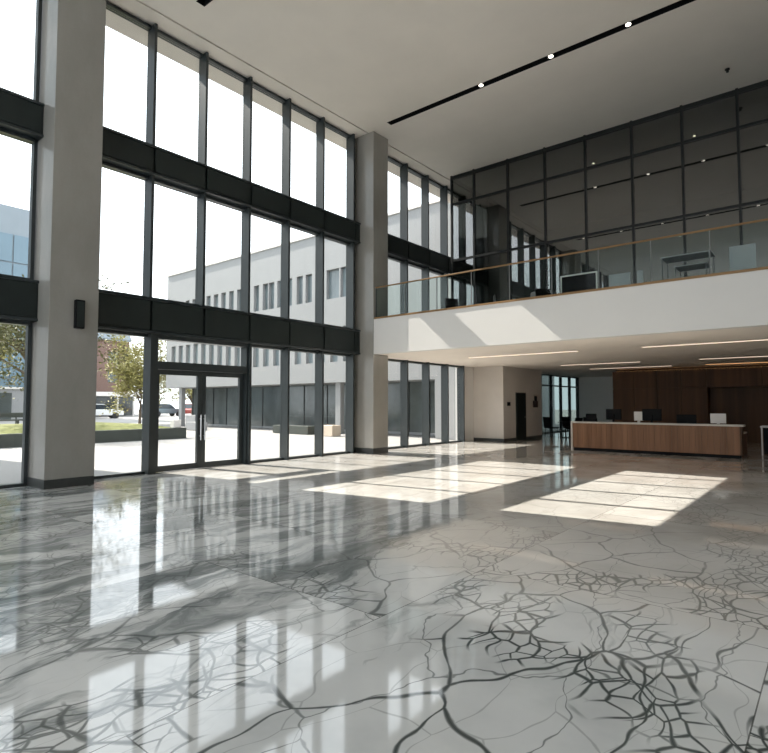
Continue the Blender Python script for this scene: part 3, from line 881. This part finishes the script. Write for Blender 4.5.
# bike rack left
bk = tag(empty('park_bench', (-41, 12.6, 0)), 'dark park bench at the lawn edge left of the first column', 'bench')
MB().box(-.25, .25, -1.6, 1.6, .50, .58).build('seat', M['lowwall'], bk)
MB().box(-.28, -.22, -1.6, 1.6, .70, 1.0).build('backrest', M['lowwall'], bk)
for y in (-1.5, 0, 1.5): MB().box(-.28, .2, y - .04, y + .04, -.02, .50).box(-.28, -.22, y - .04, y + .04, .5, .70).build('leg', M['lowwall'], bk)

# cars
def make_car(name, mat, loc, rz, label):
    r = tag(empty(name, loc, rz), label, 'car', 'parked cars across the plaza')
    MB().prism([(-2.2, .35), (2.2, .35), (2.25, .62), (2.15, .85), (1.2, .98), (-2.0, 1.0), (-2.22, .8)], 'y', -.88, .88).build('body', mat, r, bevel=.06)
    MB().prism([(-1.95, 1.0), (1.0, .98), (.35, 1.50), (-1.5, 1.54)], 'y', -.80, .80).build('cabin', M['car_glass'], r, bevel=.05)
    MB().prism([(-1.55, 1.53), (.40, 1.49), (.25, 1.56), (-1.4, 1.60)], 'y', -.76, .76).build('roof', mat, r, bevel=.03)
    for x in (-1.4, 1.4):
        for s in (-1, 1):
            MB().tube([(x, s * .68, .33), (x, s * .90, .33)], .34, 18).build('wheel', M['tyre'], r)
make_car('parked_car', M['car_white'], (-61.5, 26.6, -.02), PI / 2 - .2, 'white parked car beside the first column')
make_car('parked_car', M['car_dark'], (-62.5, 32.6, -.02), PI / 2 + 1.2, 'dark parked car behind the yellow green tree')
make_car('parked_car', M['car_blue'], (-66.0, 36.6, -.02), PI / 2, 'slate parked car left of the red one')
make_car('parked_car', M['car_red'], (-64.0, 39.5, -.02), PI / 2 + .5, 'dark red parked car seen through the left door leaf')

# trees
def make_tree(loc, h, crown, leafmat, seed, n, label, tz=.3, lean=.0, lsize=.20, nbr=9):
    R = random.Random(seed)
    r = tag(empty('tree', loc), label, 'tree', 'trees on the plaza')
    tr = MB()
    cx, cy, cz = crown
    top = h - cz * .6
    pts = [(0, 0, 0), (.05 * h * lean, 0, h * .2), (.02, .05 * lean * h, h * tz), (0, 0, top)]
    tr.tube(pts, .03 + h * .011, 9, .03)
    ends = []
    for k in range(nbr):
        a = 2 * PI * k / nbr + R.uniform(-.3, .3)
        z0 = h * R.uniform(tz * .8, tz * 1.5)
        rr = R.uniform(.45, .9)
        e = Vector((cx * rr * math.cos(a), cy * rr * math.sin(a), h - cz + cz * R.uniform(-.6, .7)))
        m1 = Vector((e.x * .45, e.y * .45, z0 + (e.z - z0) * .62))
        tr.tube([(0, 0, z0), m1, e], .035 + h * .005, 6, .015)
        for q in range(3):
            e2 = e + Vector((R.uniform(-1, 1) * cx * .35, R.uniform(-1, 1) * cy * .35, R.uniform(-.3, .5) * cz))
            tr.tube([m1.lerp(e, .6), e2], .02, 5, .008)
            ends.append(e2)
        ends.append(e)
    tr.build('trunk', M['bark'], r)
    lv = MB()
    clumps = ends + [Vector((R.gauss(0, .45) * cx, R.gauss(0, .45) * cy, h - cz + R.gauss(0, .45) * cz)) for _ in range(nbr * 3)]
    for k in range(n):
        c = clumps[R.randrange(len(clumps))]
        p = c + Vector((R.gauss(0, .17) * cx, R.gauss(0, .17) * cy, R.gauss(0, .14) * cz))
        s = lsize * R.uniform(.6, 1.25)
        t = Vector((R.uniform(-1, 1), R.uniform(-1, 1), R.uniform(-.6, .6))).normalized()
        nn = Vector((R.uniform(-1, 1), R.uniform(-1, 1), R.uniform(.1, 1))).normalized()
        w_ = t.cross(nn).normalized()
        q = [p - t * s, p + w_ * s * .45, p + t * s, p - w_ * s * .45]
        lv.bm.faces.new([lv.bm.verts.new(v) for v in q])
    me = lv.build('foliage', leafmat, r)
    return r
make_tree((-31.0, 9.9, .565), 7.0, (4.0, 4.0, 2.6), M['leaf_g'], 3, 7000, 'spreading tree on the lawn behind the first column', .42, .6, .115, 11)
make_tree((-42.0, 21.2, -.02), 6.7, (2.2, 2.2, 2.5), M['leaf_y'], 5, 10000, 'yellow green tree standing left of the entrance doors', .3, .2, .12, 9)
make_tree((-50.0, 30.6, -.02), 6.8, (2.4, 2.4, 2.3), M['leaf_y'], 8, 5000, 'yellow green tree seen through the left door leaf', .3, .2, .14, 9)
make_tree((-56.0, 14.2, -.02), 10.0, (3.0, 3.0, 2.6), M['leaf_y'], 13, 2200, 'tall pale tree before the blue glass building', .4, .2, .24, 9)

# ------------------------------------------------------------------ light
w = bpy.data.worlds.new('sky')
bpy.context.scene.world = w
w.use_nodes = True
nt = w.node_tree
bg = nt.nodes['Background']
tc = nt.nodes.new('ShaderNodeTexCoord')
nz = noise(nt, mapping(nt, (1, 1, 3), (0, 0, 0), tc.outputs['Generated']), 1.6, 4, 0.55)
nt.links.new(ramp(nt, nz.outputs[0], [(0.3, (0.84, 0.91, 0.98)), (0.7, (0.92, 0.955, 0.99))]), bg.inputs['Color'])
bg.inputs['Strength'].default_value = 2.8

for x in (-9.5, -5.0, 0.0):  # area fills added to brighten the dim office behind the glass
    al = bpy.data.lights.new('office_fill', 'AREA')
    al.shape = 'RECTANGLE'; al.size = 3.0; al.size_y = 5.0
    al.energy = 28; al.color = (1.0, 0.95, 0.88)
    ao = bpy.data.objects.new('office_fill', al); C.objects.link(ao)
    ao.location = (x, 22.6, ZC - .3)
sl = bpy.data.lights.new('sun', 'SUN')
sl.energy = 11.3
sl.angle = math.radians(0.25)
sl.color = (1.0, 0.93, 0.84)
so = bpy.data.objects.new('sun', sl)
C.objects.link(so)
so.rotation_euler = Vector((1.0, 0.15, -0.94)).to_track_quat('-Z', 'Y').to_euler()
so.location = (-30, 0, 30)

# ------------------------------------------------------------------ camera
cam = bpy.data.cameras.new('camera')
cam.sensor_fit = 'HORIZONTAL'
cam.sensor_width = 36
cam.lens = 552 / 768 * 36
cam.clip_end = 400
co = bpy.data.objects.new('camera', cam)
C.objects.link(co)
co.location = (0, 0, 1.6)
yw, pt = math.radians(39.4), math.radians(2.8)
fwd = Vector((-math.sin(yw) * math.cos(pt), math.cos(yw) * math.cos(pt), math.sin(pt)))
co.rotation_euler = fwd.to_track_quat('-Z', 'Y').to_euler()
S = bpy.context.scene
S.camera = co
S.view_settings.view_transform = 'Standard'
S.view_settings.look = 'None'
S.view_settings.exposure = 0.12
S.view_settings.gamma = 1.0
S.view_settings.use_curve_mapping = False
cy = S.cycles
cy.use_denoising = True
cy.max_bounces = 14
cy.diffuse_bounces = 6
cy.glossy_bounces = 6
cy.transparent_max_bounces = 32
cy.sample_clamp_indirect = 6
cy.caustics_reflective = False
cy.caustics_refractive = False
cy.use_adaptive_sampling = False
